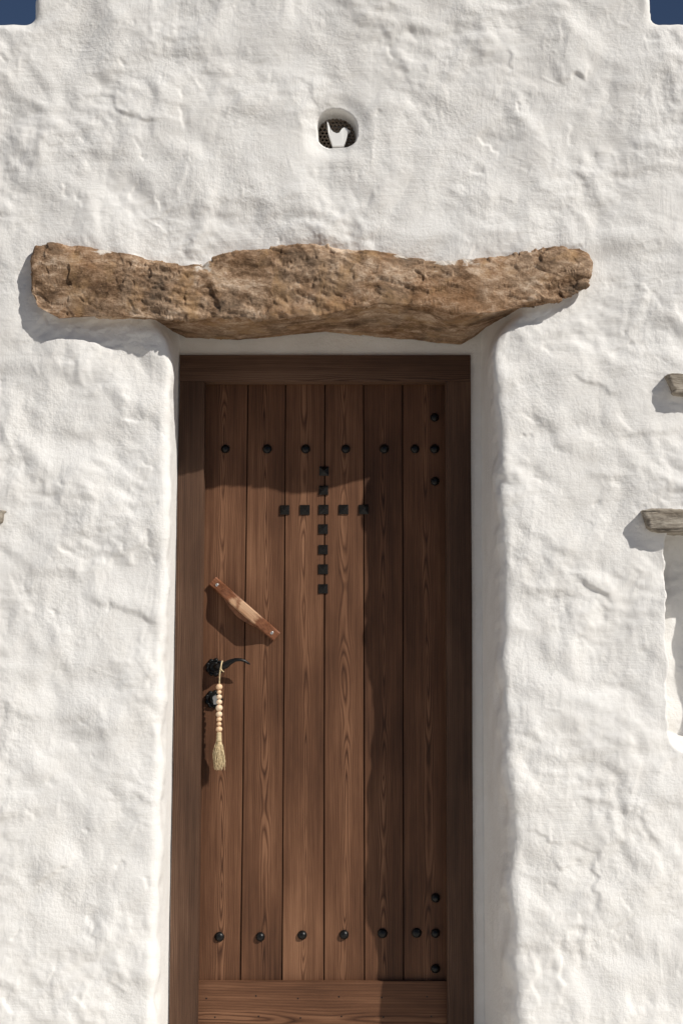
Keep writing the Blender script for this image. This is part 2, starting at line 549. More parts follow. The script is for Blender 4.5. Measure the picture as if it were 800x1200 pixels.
def dab(cx, cz, L, Wd, th, A, comb, seed):
    """one brush dab: a shallow smear with hair lines along it and a small bead of plaster at its end"""
    R = max(L, Wd) * 1.25
    i0, i1 = np.searchsorted(hx, [cx - R, cx + R]); j0, j1 = np.searchsorted(hz, [cz - R, cz + R])
    if i1 <= i0 or j1 <= j0: return
    gx, gz = np.meshgrid(hx[i0:i1] - cx, hz[j0:j1] - cz)
    bend = 1.2 * (seed % 7 - 3) / 3
    u = gx * math.cos(th) + gz * math.sin(th)
    v = -gx * math.sin(th) + gz * math.cos(th) + bend * u * u
    e = np.exp(-(v / Wd) ** 4) * np.exp(-(u / L) ** 4)
    hair = pn2(v / 0.0085 + seed, u / 0.09, seed)
    lip = np.exp(-((u - 0.85 * L) / (0.16 * L)) ** 2) * np.exp(-(v / Wd) ** 2)
    side_ = np.exp(-((np.abs(v) - Wd) / (0.25 * Wd)) ** 2) * np.exp(-(u / L) ** 4)
    HM[j0:j1, i0:i1] += e * (-0.35 * A + comb * hair) + A * 0.9 * lip + A * 0.35 * side_


for k in range(900):
    cx = rng.uniform(-1.35, 1.35); cz = rng.uniform(0.05, 3.65)
    fld = float(pn2(np.array([cx / 0.55]), np.array([cz / 0.6]), 301)[0])
    th = (1.45 if fld + (0.15 if cz < 2.2 else -0.2) > 0 else 0.12) + rng.normal(0, 0.33) + (math.pi if rng.random() < 0.5 else 0)
    dab(cx, cz, rng.uniform(0.025, 0.085), rng.uniform(0.010, 0.030), th, rng.uniform(0.0004, 0.0021), rng.uniform(0.0001, 0.00055), 5000 + k)


def hm_sample(x, z):
    fx = np.clip((x - HX0) / HD, 0, len(hx) - 1.001); fz = np.clip((z - HZ0) / HD, 0, len(hz) - 1.001)
    i = fx.astype(int); j = fz.astype(int); a = fx - i; b = fz - j
    return (HM[j, i] * (1 - a) + HM[j, i + 1] * a) * (1 - b) + (HM[j + 1, i] * (1 - a) + HM[j + 1, i + 1] * a) * b


def wall_height(x, z):
    wx = x + 0.05 * pn2(x / 0.23, z / 0.23, 71); wz = z + 0.05 * pn2(x / 0.23, z / 0.23, 72)
    h = 0.012 * fbm2(wx / 0.62, wz / 0.62, 2, 1)
    h += 0.0100 * pn2(wx / 0.24, wz / 0.20, 2)
    lump = pn2(wx / 0.125, wz / 0.105, 3)
    h += 0.0072 * lump + 0.0042 * np.abs(pn2(wx / 0.105, wz / 0.13, 4))
    act = sstep(-0.25, 0.45, pn2(x / 0.31, z / 0.27, 9))
    h += (0.30 + act) * 0.0033 * pn2(wx / 0.056, wz / 0.046, 5)
    h += (0.35 + act) * 0.00105 * pn2(x / 0.023, z / 0.021, 6)
    h += 0.00030 * pn2(x / 0.0095, z / 0.0095, 7)
    # brush strokes, upright in some patches, level in others, none in between
    fld = pn2(x / 0.27, z / 0.33, 8)
    sx_ = x + 0.03 * pn2(x / 0.25, z / 0.25, 20); sz_ = z + 0.16 * x + 0.03 * pn2(x / 0.25, z / 0.25, 22)
    vert = pn2(sx_ / 0.012, z / 0.11, 21)
    hori = pn2(x / 0.11, sz_ / 0.012, 23)
    h += 0.00022 * (vert * sstep(0.08, 0.35, fld) + hori * sstep(-0.10, -0.35, fld))
    h += hm_sample(x, z)
    return h


def interp(pts):
    p = np.array(pts, float)
    o = np.argsort(p[:, 0])
    xs, ys = p[o, 0], p[o, 1]
    return lambda q: np.interp(q, xs, ys)


# front corners of the door opening (world x as a function of z), read off the photograph
edgeL = interp([(W(px, py, 0)[1], W(px, py, 0)[0]) for px, py in
                ((176, 330), (176, 366), (186, 380), (195, 393), (200, 410), (201, 430), (199, 500), (199, 560), (198, 620), (196, 700), (193, 790), (190, 850), (189, 930), (188, 1000), (184, 1100), (182, 1200), (180, 1290))])
edgeR = interp([(W(px, py, 0)[1], W(px, py, 0)[0]) for px, py in
                ((614, 330), (614, 362), (598, 378), (584, 393), (577, 410), (577, 430), (583, 500), (583, 590), (588, 660), (588, 730), (586, 800), (589, 880), (594, 930), (599, 980), (598, 1060), (600, 1130), (603, 1200), (604, 1290))])
XFL0, XFR0 = W(211, 416, YF)[0], W(551, 416, YF)[0]


def frame_x(side, z):
    """outer edge of the door frame (slightly out of plumb)"""
    a = W(211, 416, YF) if side < 0 else W(551, 416, YF)
    b = W(198, 1200, YF) if side < 0 else W(555, 1200, YF)
    return a[0] + (b[0] - a[0]) * (z - a[1]) / (b[1] - a[1])


ux = np.concatenate([np.arange(-2.7, -1.12, 0.02), np.arange(-1.12, 1.12, 0.0033), np.arange(1.12, 2.7, 0.02)])
ZO = W(400, 335, 0)[1]
zl = np.concatenate([np.arange(-0.02, 0.12, 0.02), np.arange(0.12, ZO - 0.001, 0.0033), [ZO]])
ZTOP = 4.0
zu = np.concatenate([np.arange(ZO, 3.40, 0.0033), np.arange(3.40, ZTOP + 0.1, 0.008)])

# niches and holes pressed into the wall (positive = into the wall)
NX0, NZ1 = W(779, 628, 0); NZ0 = W(790, 876, 0)[1]
BX, BZ = W(394.5, 149, 0)


def recess(x, z):
    # wall niche on the right
    wob = 0.010 * pn2(x * 0 + z / 0.075, z / 0.21, 41) + 0.004 * pn2(z / 0.03, x * 0, 42)
    cx, hw = NX0 + 0.125, 0.125
    cz, hh = (NZ0 + NZ1 + 0.03) / 2, (NZ1 + 0.03 - NZ0) / 2
    r = 0.05
    qx = np.abs(x - cx) - hw + r + wob; qz = np.abs(z - cz) - hh + r
    d = np.hypot(np.maximum(qx, 0), np.maximum(qz, 0)) + np.minimum(np.maximum(qx, qz), 0) - r
    low = sstep(NZ0 + 0.09, NZ0 - 0.02, z)
    dep = 0.17 * sstep(0.006 + 0.012 * low, -0.014 - 0.030 * low, d)
    # small vent hole above the lintel
    lx = np.abs(x - BX + 0.08 * (z - BZ)) / 0.0590; lz = (z - BZ + 0.004) / 0.0570
    pw = np.where(lz < 0, 3.2, 2.1)
    rr = (lx ** pw + np.abs(lz) ** pw) ** (1 / pw) + 0.03 * pn2(x / 0.04, z / 0.04, 44)
    dep = dep + 0.078 * sstep(1.10, 0.94, rr)
    dep = dep + 0.016 * sstep(2.0, 0.95, rr)
    return dep


# parapet outline: low wall + raised middle block, filleted
ZLOW = W(20, 30, 0)[1] - 0.004
MXL = W(43, 8, 0)[0]; MXR = W(760, 8, 0)[0]


def outline(x, z):
    a = ZLOW + 0.006 * pn2(x / 0.22, x * 0, 51) + 0.0025 * pn2(x / 0.04, z / 0.1, 54) - z
    wob = 0.006 * pn2(z / 0.07, z * 0, 52) + 0.002 * pn2(z / 0.02, x / 0.1, 53)
    b = np.minimum(np.minimum(x - MXL + wob + 0.02 * (z - ZLOW) * -1, MXR - x + wob), ZTOP - z)
    k = 0.032
    h = np.clip(0.5 + 0.5 * (b - a) / k, 0, 1)
    return a * (1 - h) + b * h + k * h * (1 - h)


def lean(z):
    return -0.055 * sstep(2.35, 3.9, z) * 1.0  # outward lean added to turn the upper wall from the sun and dim it


V = []; Q = []
# upper sheet
gx, gz = np.meshgrid(ux, zu)
d = outline(gx, gz)
e = 0.002
dgx = (outline(gx + e, gz) - d) / e; dgz = (outline(gx, gz + e) - d) / e
gl = np.maximum(dgx ** 2 + dgz ** 2, 0.2)
near = (d < 0) & (d > -0.012)
gx2 = np.where(near, gx - dgx * d / gl, gx); gz2 = np.where(near, gz - dgz * d / gl, gz)
keepv = d > -0.012
dd = np.clip(np.where(near, 0, d), 0, None)
R = 0.028
rnd_off = np.where(dd < R, R - np.sqrt(np.maximum(R * R - (R - dd) ** 2, 0)), 0)
fadeH = sstep(0, 0.02, dd) * 0.8 + 0.2
yU = lean(gz2) - wall_height(gx2, gz2) * fadeH + recess(gx2, gz2) + rnd_off
nzU, nxU = gx.shape
VU = np.stack([gx2, yU, gz2], -1).reshape(-1, 3)
idx = np.arange(nzU * nxU).reshape(nzU, nxU)
q = np.stack([idx[:-1, :-1], idx[:-1, 1:], idx[1:, 1:], idx[1:, :-1]], -1).reshape(-1, 4)
ok = keepv.reshape(-1)[q].all(1) & ((d.reshape(-1)[q] > 0).any(1))
QU = q[ok]
# parapet thickness: extrude the boundary of the outline backwards
ed = np.concatenate([QU[:, [0, 1]], QU[:, [1, 2]], QU[:, [2, 3]], QU[:, [3, 0]]])
es = np.sort(ed, 1)
key = es[:, 0].astype(np.int64) * 10000000 + es[:, 1]
u_, inv, cnt = np.unique(key, return_inverse=True, return_counts=True)
bd = ed[cnt[inv] == 1]
top = (dd.reshape(-1)[bd] < 0.006).all(1)
bd = bd[top]
bv = np.unique(bd)
mapb = {int(v): i for i, v in enumerate(bv)}
back = VU[bv].copy(); back[:, 1] = 0.42
nU = len(VU)
QB = np.array([[a, nU + mapb[int(a)], nU + mapb[int(b)], b] for a, b in bd])
V = [VU, back]; Q = [QU, QB]
nV = nU + len(back)


# lower sheets: wall front, rounded corner, reveal back to the door frame
def lower(side):
    global nV
    edge = edgeL if side < 0 else edgeR
    jag = lambda z: (0.0100 * pn2(z / 0.11, z * 0 + side, 61) + 0.0022 * pn2(z / 0.036, z * 0, 62 + side)
                     + 0.0 * pn2(z / 0.010, z * 0, 66 + side)) * sstep(ZO, ZO - 0.15, z)
    X = edge(zl)
    for _ in range(60): X = np.concatenate([X[:1], (X[:-2] + 2 * X[1:-1] + X[2:]) / 4, X[-1:]])
    r = 0.032 if side < 0 else 0.034
    xt = X[-1] + side * r
    if side < 0:
        ncol = int(np.searchsorted(ux, xt)); cols = np.arange(ncol)
    else:
        c0 = int(np.searchsorted(ux, xt)); cols = np.arange(len(ux) - 1, c0 - 1, -1)
    cx = ux[cols]
    # front part
    wgt = sstep(0.55, 0.0, np.abs(cx - cx[-1]))
    shift = X - X[-1]
    fx = cx[None, :] + shift[:, None] * wgt[None, :]
    fz = np.repeat(zl[:, None], len(cols), 1)
    fh = wall_height(fx, fz)
    fy = lean(fz) - fh + recess(fx, fz)
    # corner + reveal + fascia, sampled by arc parameter
    fas = 0.004 if side < 0 else 0.034
    xf = frame_x(side, zl)
    xb = xf + side * fas
    yb = np.full_like(xb, YS)
    last = fx[:, -1]
    P0 = np.stack([last, 0 * last], -1)
    P1 = np.stack([X, 0 * X], -1)
    dirv = np.stack([xb - X, yb], -1); ln = np.linalg.norm(dirv, axis=1, keepdims=True)
    P2 = P1 + dirv / ln * (r * 1.3)
    P3 = np.stack([xb, yb], -1)
    P4 = np.stack([xf - side * 0.015, yb], -1)
    seg = []
    for s in np.linspace(0, 1, 15)[1:]:
        seg.append((1 - s) ** 2 * P0 + 2 * s * (1 - s) * P1 + s * s * P2)
    for s in np.linspace(0, 1, 60)[1:]:
        seg.append(P2 * (1 - s) + P3 * s)
    for s in np.linspace(0, 1, 12)[1:]:
        seg.append(P3 * (1 - s) + P4 * s)
    seg = np.stack(seg, 1)                              # rows, cols, 2
    tang = np.gradient(seg, axis=1)
    tl = np.linalg.norm(tang, axis=2, keepdims=True) + 1e-9
    tang = tang / tl
    nrm = np.stack([tang[..., 1], -tang[..., 0]], -1) * (-side)     # points out of the plaster
    arc = np.cumsum(np.linalg.norm(np.diff(seg, axis=1, prepend=P0[:, None, :]), axis=2), axis=1)
    zz = np.repeat(zl[:, None], seg.shape[1], 1)
    w = 1 - sstep(0.0, 0.075, arc)
    hedge = wall_height(last[:, None] - side * arc, zz)
    smooth = (0.0030 * fbm2(arc / 0.16, zz / 0.30, 2, 31 + side) + 0.0012 * pn2(arc / 0.05, zz / 0.09, 33)
              + 0.0004 * pn2(arc / 0.010, zz / 0.12, 34)) * sstep(0, 0.03, arc)
    smooth = smooth * (1 - 0.8 * sstep(0.26, 0.31, arc))
    bump_w = np.sin(np.clip(arc / (4.4 * r), 0, 1) * math.pi) ** 2
    h = hedge * w + smooth
    sx = seg[..., 0] + nrm[..., 0] * h + jag(zz + 0.15 * arc) * bump_w * 1.3
    sy = seg[..., 1] + nrm[..., 1] * h + lean(zz) * 0
    vx = np.concatenate([fx, sx], 1); vy = np.concatenate([fy, sy], 1); vz = np.concatenate([fz, zz], 1)
    nr, nc = vx.shape
    idl = np.arange(nr * nc).reshape(nr, nc) + nV
    V.append(np.stack([vx, vy, vz], -1).reshape(-1, 3))
    nV += nr * nc
    idl[-1, :len(cols)] = cols                           # weld to the first row of the upper sheet
    qq = np.stack([idl[:-1, :-1], idl[:-1, 1:], idl[1:, 1:], idl[1:, :-1]], -1).reshape(-1, 4)
    if side > 0: qq = qq[:, ::-1]
    Q.append(qq)


lower(-1)
lower(1)
Vall = np.concatenate(V); Qall = np.concatenate(Q)
used = np.zeros(len(Vall), bool); used[Qall.ravel()] = True
remap = np.cumsum(used) - 1
wall = link('plastered_wall', np_mesh('plastered_wall', Vall[used], remap[Qall]), M_PLASTER, smooth=True)
tag(wall, 'thick whitewashed plaster house wall with lumpy hand-trowelled surface and stepped top', 'wall')

# plaster band over the door frame, under the stone
zt = W(400, 416, YF)[1]
bx = np.linspace(XFL0 - 0.03, XFR0 + 0.05, 200); bz = np.linspace(zt - 0.03, zt + 0.16, 50)
gx, gz = np.meshgrid(bx, bz)
gy = YS - 0.004 - 0.0016 * fbm2(gx / 0.12, gz / 0.1, 3, 77)
idb = np.arange(gx.size).reshape(gx.shape)
qb = np.stack([idb[:-1, :-1], idb[:-1, 1:], idb[1:, 1:], idb[1:, :-1]], -1).reshape(-1, 4)
link('plaster_band', np_mesh('plaster_band', np.stack([gx, gy, gz], -1).reshape(-1, 3), qb), M_PLASTER, wall, smooth=True)


# ------------------------------------------------------------------ stone lintel
def build_lintel():
    top = [(33, 300), (40, 290), (60, 285), (95, 287), (130, 293), (170, 302), (215, 309), (236, 310), (248, 301), (275, 294), (310, 290), (350, 287), (375, 288), (400, 290),
           (450, 294), (500, 302), (520, 305), (560, 304), (600, 298), (650, 290), (683, 288), (693, 300)]
    ridge = [(33, 338), (45, 360), (70, 374), (130, 371), (180, 374), (230, 374), (270, 372), (330, 374), (380, 369), (444, 356), (499, 358), (529, 367), (580, 367),
             (635, 358), (672, 345), (686, 336), (693, 325)]
    backz = [(33, 345), (70, 378), (130, 378), (180, 382), (205, 396), (270, 399), (330, 394), (380, 389), (444, 396), (486, 398), (520, 403), (550, 405), (566, 396), (580, 386),
             (601, 378), (635, 372), (677, 352), (693, 335)]
    yf = [(33, -0.045), (70, -0.054), (200, -0.060), (400, -0.074), (560, -0.062), (640, -0.046), (693, -0.028)]
    tp = interp(top); rp = interp(ridge); bp = interp(backz); fp = interp(yf)
    n = 720
    s = 0.5 - 0.5 * np.cos(np.linspace(0, math.pi, n))
    s = 0.35 * s + 0.65 * np.linspace(0, 1, n)
    pxs = 33 + s * (694 - 33)
    m = 260
    rings = []
    xs = np.array([W(p, 335, -0.05)[0] for p in pxs])
    L = xs[-1] - xs[0]
    for i, p in enumerate(pxs):
        yfr = float(fp(p))
        zT = W(p, float(tp(p)), yfr * 0.55)[1]
        zR = W(p, float(rp(p)), yfr)[1]
        over = float(sstep(165, 205, p) * (1 - sstep(595, 635, p)))
        yB = 0.04 + over * (YS - 0.012 - 0.04)
        zB = W(p, float(bp(p)), yB)[1]
        zM = (zT + zR) * 0.5
        pts = [(0.16, zT + 0.02), (0.05, zT + 0.012), (yfr * 0.55, zT), (yfr * 0.90, zT - 0.022), (yfr * 1.02, zM + 0.02), (yfr * 1.04, zM - 0.02),
               (yfr * 1.05, zR + 0.020), (yfr * 1.02, zR - 0.001), (yfr * 0.80 + 0.004, zR + 0.010), (yfr * 0.3 + 0.02, zR + (zB - zR) * 0.2 + 0.012), (yB * 0.6, zR + (zB - zR) * 0.6 + 0.004), (yB, zB), (yB + 0.01, zB + 0.05)]
        pts = np.array(pts)
        seg = np.linalg.norm(np.diff(np.vstack([pts, pts[:1]]), axis=0), axis=1)
        cum = np.concatenate([[0], np.cumsum(seg)])
        # more samples on the visible front
        t = np.linspace(0, cum[-1], m, endpoint=False)
        cl = np.vstack([pts, pts[:1]])
        yy = np.interp(t, cum, cl[:, 0]); zz = np.interp(t, cum, cl[:, 1])
        for _ in range(1):
            yy = (np.roll(yy, 1) + 2 * yy + np.roll(yy, -1)) / 4; zz = (np.roll(zz, 1) + 2 * zz + np.roll(zz, -1)) / 4
        e0 = (xs[i] - xs[0]); e1 = (xs[-1] - xs[i])
        k = 1.0
        for e, RR in ((e0, 0.016), (e1, 0.012)):
            if e < RR: k = min(k, max(1e-3, 1 - (1 - e / RR) ** 3.2) ** (1 / 3.2))
        cy, cz = yy.mean(), (zT + zR) / 2
        yy = cy + (yy - cy) * (0.25 + 0.75 * k if k < 1 else 1); zz = cz + (zz - cz) * k
        rings.append(np.stack([np.full(m, xs[i]), yy, zz], -1))
    P = np.array(rings)
    du = np.gradient(P, axis=0); dv = (np.roll(P, -1, 1) - np.roll(P, 1, 1))
    N = np.cross(du, dv); N /= (np.linalg.norm(N, axis=2, keepdims=True) + 1e-12)
    c = P.mean(axis=(0, 1))
    if (N[n // 2, :, 1] * (P[n // 2, :, 1] - P[n // 2, :, 1].mean())).mean() < 0: N = -N
    x, y, z = P[..., 0], P[..., 1], P[..., 2]
    wx = x + 0.03 * pn3(x / .11, y / .11, z / .11, 90); wz = z + 0.02 * pn3(x / .09, y / .09, z / .09, 91)
    h = 0.012 * pn3(wx / 0.22, y / 0.15, wz / 0.12, 81)

    def chips(cx_, cz_, seed, tilt, step, warp):
        """broken facets: each cell of a jittered grid is its own tilted plane"""
        U = (x + warp * pn3(x / .05, y / .05, z / .05, seed + 1) + 0.5 * y) / cx_
        Vv = (z - 0.7 * y + warp * pn3(x / .05, y / .05, z / .05, seed + 2) + 0.12 * x) / cz_
        iu = np.floor(U); iv = np.floor(Vv)
        best = np.full(U.shape, 9.0); val = np.zeros(U.shape)
        for a_ in (-1, 0, 1):
            for b_ in (-1, 0, 1):
                cu, cv = iu + a_, iv + b_
                r1 = _hash(cu, cv, 1, seed) / 65536.0; r2 = _hash(cu, cv, 2, seed) / 65536.0
                r3 = _hash(cu, cv, 3, seed) / 65536.0; r4 = _hash(cu, cv, 4, seed) / 65536.0; r5 = _hash(cu, cv, 5, seed) / 65536.0
                du_ = U - cu - r1; dv_ = Vv - cv - r2
                d_ = du_ * du_ + dv_ * dv_
                vv = tilt * ((r3 - 0.5) * du_ + (r4 - 0.5) * dv_ * 1.6) + step * (r5 - 0.5)
                m_ = d_ < best
                best = np.where(m_, d_, best); val = np.where(m_, vv, val)
        return val
    rough = sstep(-0.15, 0.25, pn3(x / 0.34, y / 0.3, z / 0.16, 92) + 0.25 * sstep(-0.75, -0.3, x) - 0.1)
    h += chips(0.21, 0.085, 401, 0.0120, 0.0015, 0.015)
    h += (0.5 + 0.5 * rough) * chips(0.100, 0.045, 431, 0.0115, 0.0016, 0.010)
    h += (0.35 + 0.65 * rough) * chips(0.062, 0.027, 417, 0.0130, 0.0042, 0.010)
    h += (0.10 + 0.75 * rough) * chips(0.028, 0.013, 421, 0.0085, 0.0036, 0.007)
    h += 0.0012 * fbm3(x / 0.030, y / 0.030, z / 0.020, 3, 85, 0.55)
    crack = np.abs(pn3(wx / 0.14, y / 0.2, (wz - 0.25 * x) / 0.05, 86))
    h -= 0.008 * sstep(0.030, 0.0, crack) * sstep(0.0, 0.3, pn3(x / .2, y / .2, z / .1, 87))
    for _ in range(1):
        h = (np.roll(h, 1, 1) + 2 * h + np.roll(h, -1, 1)) / 4
    under = sstep(0.0, 0.06, y)
    h = h * (1 - 0.72 * under)
    P = P + N * h[..., None]
    V = P.reshape(-1, 3)
    idx = np.arange(n * m).reshape(n, m)
    q = np.stack([idx[:-1], np.roll(idx, -1, 1)[:-1], np.roll(idx, -1, 1)[1:], idx[1:]], -1).reshape(-1, 4)
    # end caps
    c0 = P[0].mean(0); c1 = P[-1].mean(0)
    V = np.vstack([V, c0, c1])
    r0 = idx[0]; r1 = idx[-1]
    cap0 = np.stack([np.full(m, n * m), np.roll(r0, -1), r0, np.full(m, n * m)], -1)
    me_faces = [tuple(int(a) for a in f) for f in q]
    me = bpy.data.meshes.new('stone_lintel')
    faces = me_faces + [(n * m, int(np.roll(r0, -1)[k]), int(r0[k])) for k in range(m)] + [(n * m + 1, int(r1[k]), int(np.roll(r1, -1)[k])) for k in range(m)]
    me.from_pydata(V.tolist(), [], faces)
    me.update()
    bm = bmesh.new(); bm.from_mesh(me); bmesh.ops.recalc_face_normals(bm, faces=bm.faces); bm.to_mesh(me); bm.free()
    return me


lintel = link('stone_lintel', build_lintel(), M_LINTEL, smooth=True)
tag(lintel, 'long rough brown stone lintel set in the white wall above the door', 'lintel')


# ------------------------------------------------------------------ door frame
def fpx(pxt, pyt, pxb, pyb, Y):
    """x on plane Y as a function of z, for a line given by two photograph points"""
    a = W(pxt, pyt, Y); b = W(pxb, pyb, Y)
    return lambda z: a[0] + (b[0] - a[0]) * (z - a[1]) / (b[1] - a[1])


ZFT = W(400, 416, YF)[1]          # frame top
ZHB = W(400, 447, YF)[1]          # underside of the head
oL = fpx(211, 416, 198, 1200, YF); iL = fpx(240, 447, 231, 1200, YF)
iR = fpx(522, 447, 524, 1200, YF); oR = fpx(551, 416, 555, 1200, YF)


def prism(name, xl, xr, z0, z1, y0, y1, mat, parent, bevel=0.003, seg=2, cuts=0, wear=0.0, seed=0):
    """bar between two slanted lines, origin at its middle; optional hand-worn unevenness"""
    cx = (xl((z0 + z1) / 2) + xr((z0 + z1) / 2)) / 2; cz = (z0 + z1) / 2
    bm = bmesh.new()
    zs = np.linspace(z0, z1, cuts + 2)
    prev = None
    first = None
    for i, z in enumerate(zs):
        dx = wear * float(pn2(np.array([z * 3.0]), np.array([seed + 0.3]), seed)[0])
        dx2 = wear * float(pn2(np.array([z * 3.0]), np.array([seed + 7.3]), seed + 1)[0])
        vs = [bm.verts.new((xl(z) + dx - cx, y0 - y0, z - cz)), bm.verts.new((xr(z) + dx2 - cx, 0, z - cz)),
              bm.verts.new((xr(z) + dx2 - cx, y1 - y0, z - cz)), bm.verts.new((xl(z) + dx - cx, y1 - y0, z - cz))]
        if prev:
            for k in range(4):
                bm.faces.new((prev[k], prev[(k + 1) % 4], vs[(k + 1) % 4], vs[k]))
        else: bm.faces.new(vs[::-1])
        prev = vs
    bm.faces.new(prev)
    me = bm_mesh(name, bm, bevel, seg)
    return link(name, me, mat, parent, (cx, y0, cz))


frame = empty('door_frame', ((oL(0) + oR(0)) / 2, YF, 0.0))
tag(frame, 'dark brown wooden door frame set deep in the white opening', 'door frame')
prism('jamb', oL, iL, 0.0, ZHB, YF, YF + 0.08, M_FRAME, frame, 0.008, 2, 8, 0.0012, 3)
prism('jamb', iR, oR, 0.0, ZHB, YF, YF + 0.08, M_FRAME, frame, 0.008, 2, 8, 0.0012, 5)
# head, with the uprights meeting it in a butt joint
prism('head', oL, oR, ZHB + 0.0008, ZFT, YF - 0.0006, YF + 0.08, M_HEAD, frame, 0.008)

# ------------------------------------------------------------------ the door
door = empty('plank_door', ((iL(0) + iR(0)) / 2, YP, 0.02))
tag(door, 'brown wooden plank door with black iron studs forming a cross', 'door')
gaps_t = [236, 290, 334.5, 380.5, 426, 471.5, 526]        # at y = 500
gaps_b = [229, 282, 330.5, 379.5, 427, 472.5, 529]        # at y = 1140
ZD1 = ZHB + 0.015
for k in range(6):
    a = fpx(gaps_t[k], 500, gaps_b[k], 1140, YP); b = fpx(gaps_t[k + 1], 500, gaps_b[k + 1], 1140, YP)
    g = 0.0022
    dy = (0.0, 0.0008, -0.0006, 0.0004, -0.0004, 0.0006)[k]
    prism('plank', (lambda z, a=a: a(z) + g), (lambda z, b=b: b(z) - g), 0.03, ZD1, YP + dy, YP + 0.034 + dy, M_PLANK, door, 0.0052, 1, 10, 0.0008, 20 + k)
prism('back_board', fpx(232, 500, 226, 1140, YP), fpx(529, 500, 531, 1140, YP), 0.025, ZD1 + 0.005, YP + 0.0095, YP + 0.05, M_DOORBACK, door, 0.0)

# kick board across the foot
zk = W(400, 1150, YP - 0.018)[1]
prism('kick_board', fpx(232.5, 1150, 231.5, 1200, YP - 0.018), fpx(523, 1150, 523.5, 1200, YP - 0.018), 0.02, zk, YP - 0.018, YP - 0.001, M_KICK, door, 0.003)

# studs
ST_PROF = [(0.0150, 0.0), (0.0152, -0.0025), (0.0140, -0.0055), (0.0118, -0.0088), (0.0080, -0.0115), (0.0040, -0.0128), (0.0, -0.0132)]
me_round = vf_mesh('stud', *lathe_np(ST_PROF, 18))
me_round.materials.append(M_IRON)
me_round.polygons.foreach_set('use_smooth', [True] * len(me_round.polygons))
bm = bmesh.new()
h = 0.0155
ring = lambda s, y: [bm.verts.new(p) for p in ((-s, y, -s), (s, y, -s), (s, y, s), (-s, y, s))]
r0 = ring(h, 0.0); r1 = ring(h, -0.004); r2 = ring(0.0018, -0.0150)
for A, B in ((r0, r1), (r1, r2)):
    for k in range(4): bm.faces.new((A[k], A[(k + 1) % 4], B[(k + 1) % 4], B[k]))
bm.faces.new(r2)
me_sq = bm_mesh('square_stud', bm, 0.0006, 1, 20)
me_sq.materials.append(M_IRON)


def stud(px, py, me, name, rot=0.0):
    x, z = W(px, py, YP - 0.004)
    o = bpy.data.objects.new(name, me)
    C.objects.link(o)
    o.parent = door
    o.location = Vector((x, YP + 0.0006, z)) - Vector(door.location)
    o.rotation_euler = (rng.normal(0, 0.02), rot, rng.normal(0, 0.02))
    k_ = rng.uniform(0.95, 1.04)
    o.scale = (k_, rng.uniform(0.85, 1.1), k_ * rng.uniform(0.95, 1.03))


for px, py in ((264, 526), (313, 526), (358, 526), (405, 526), (450, 526), (486, 526), (509, 526), (509, 489), (509.5, 564),
               (257, 1098), (305, 1098), (354, 1096), (403, 1095.5), (448, 1094), (488, 1093.5), (510, 1094), (510, 1052.5), (510, 1135.5)):
    stud(px, py, me_round, 'round_stud', rng.uniform(0, 6))
for px, py in ((379.5, 552), (379, 574.5), (379, 597), (378.5, 620), (378.5, 644), (378.5, 667), (378.5, 690), (333.5, 597.5), (357, 597.5), (402.5, 597), (426, 597)):
    stud(px, py, me_sq, 'square_stud', rng.normal(0, 0.015))

# small nails in the kick board
me_nail = vf_mesh('nail', *lathe_np([(0.0026, 0.0), (0.0026, -0.0006), (0.0, -0.0009)], 8))
me_nail.materials.append(M_IRON)
for px, py in ((242, 1170), (300, 1167), (349, 1170), (397, 1168), (447, 1169), (500, 1168), (252, 1192), (303, 1191), (352, 1193), (400, 1191), (449, 1192), (505, 1191)):
    x, z = W(px, py, YP - 0.018)
    o = bpy.data.objects.new('nail', me_nail); C.objects.link(o); o.parent = door
    o.location = Vector((x, YP - 0.018, z)) - Vector(door.location)


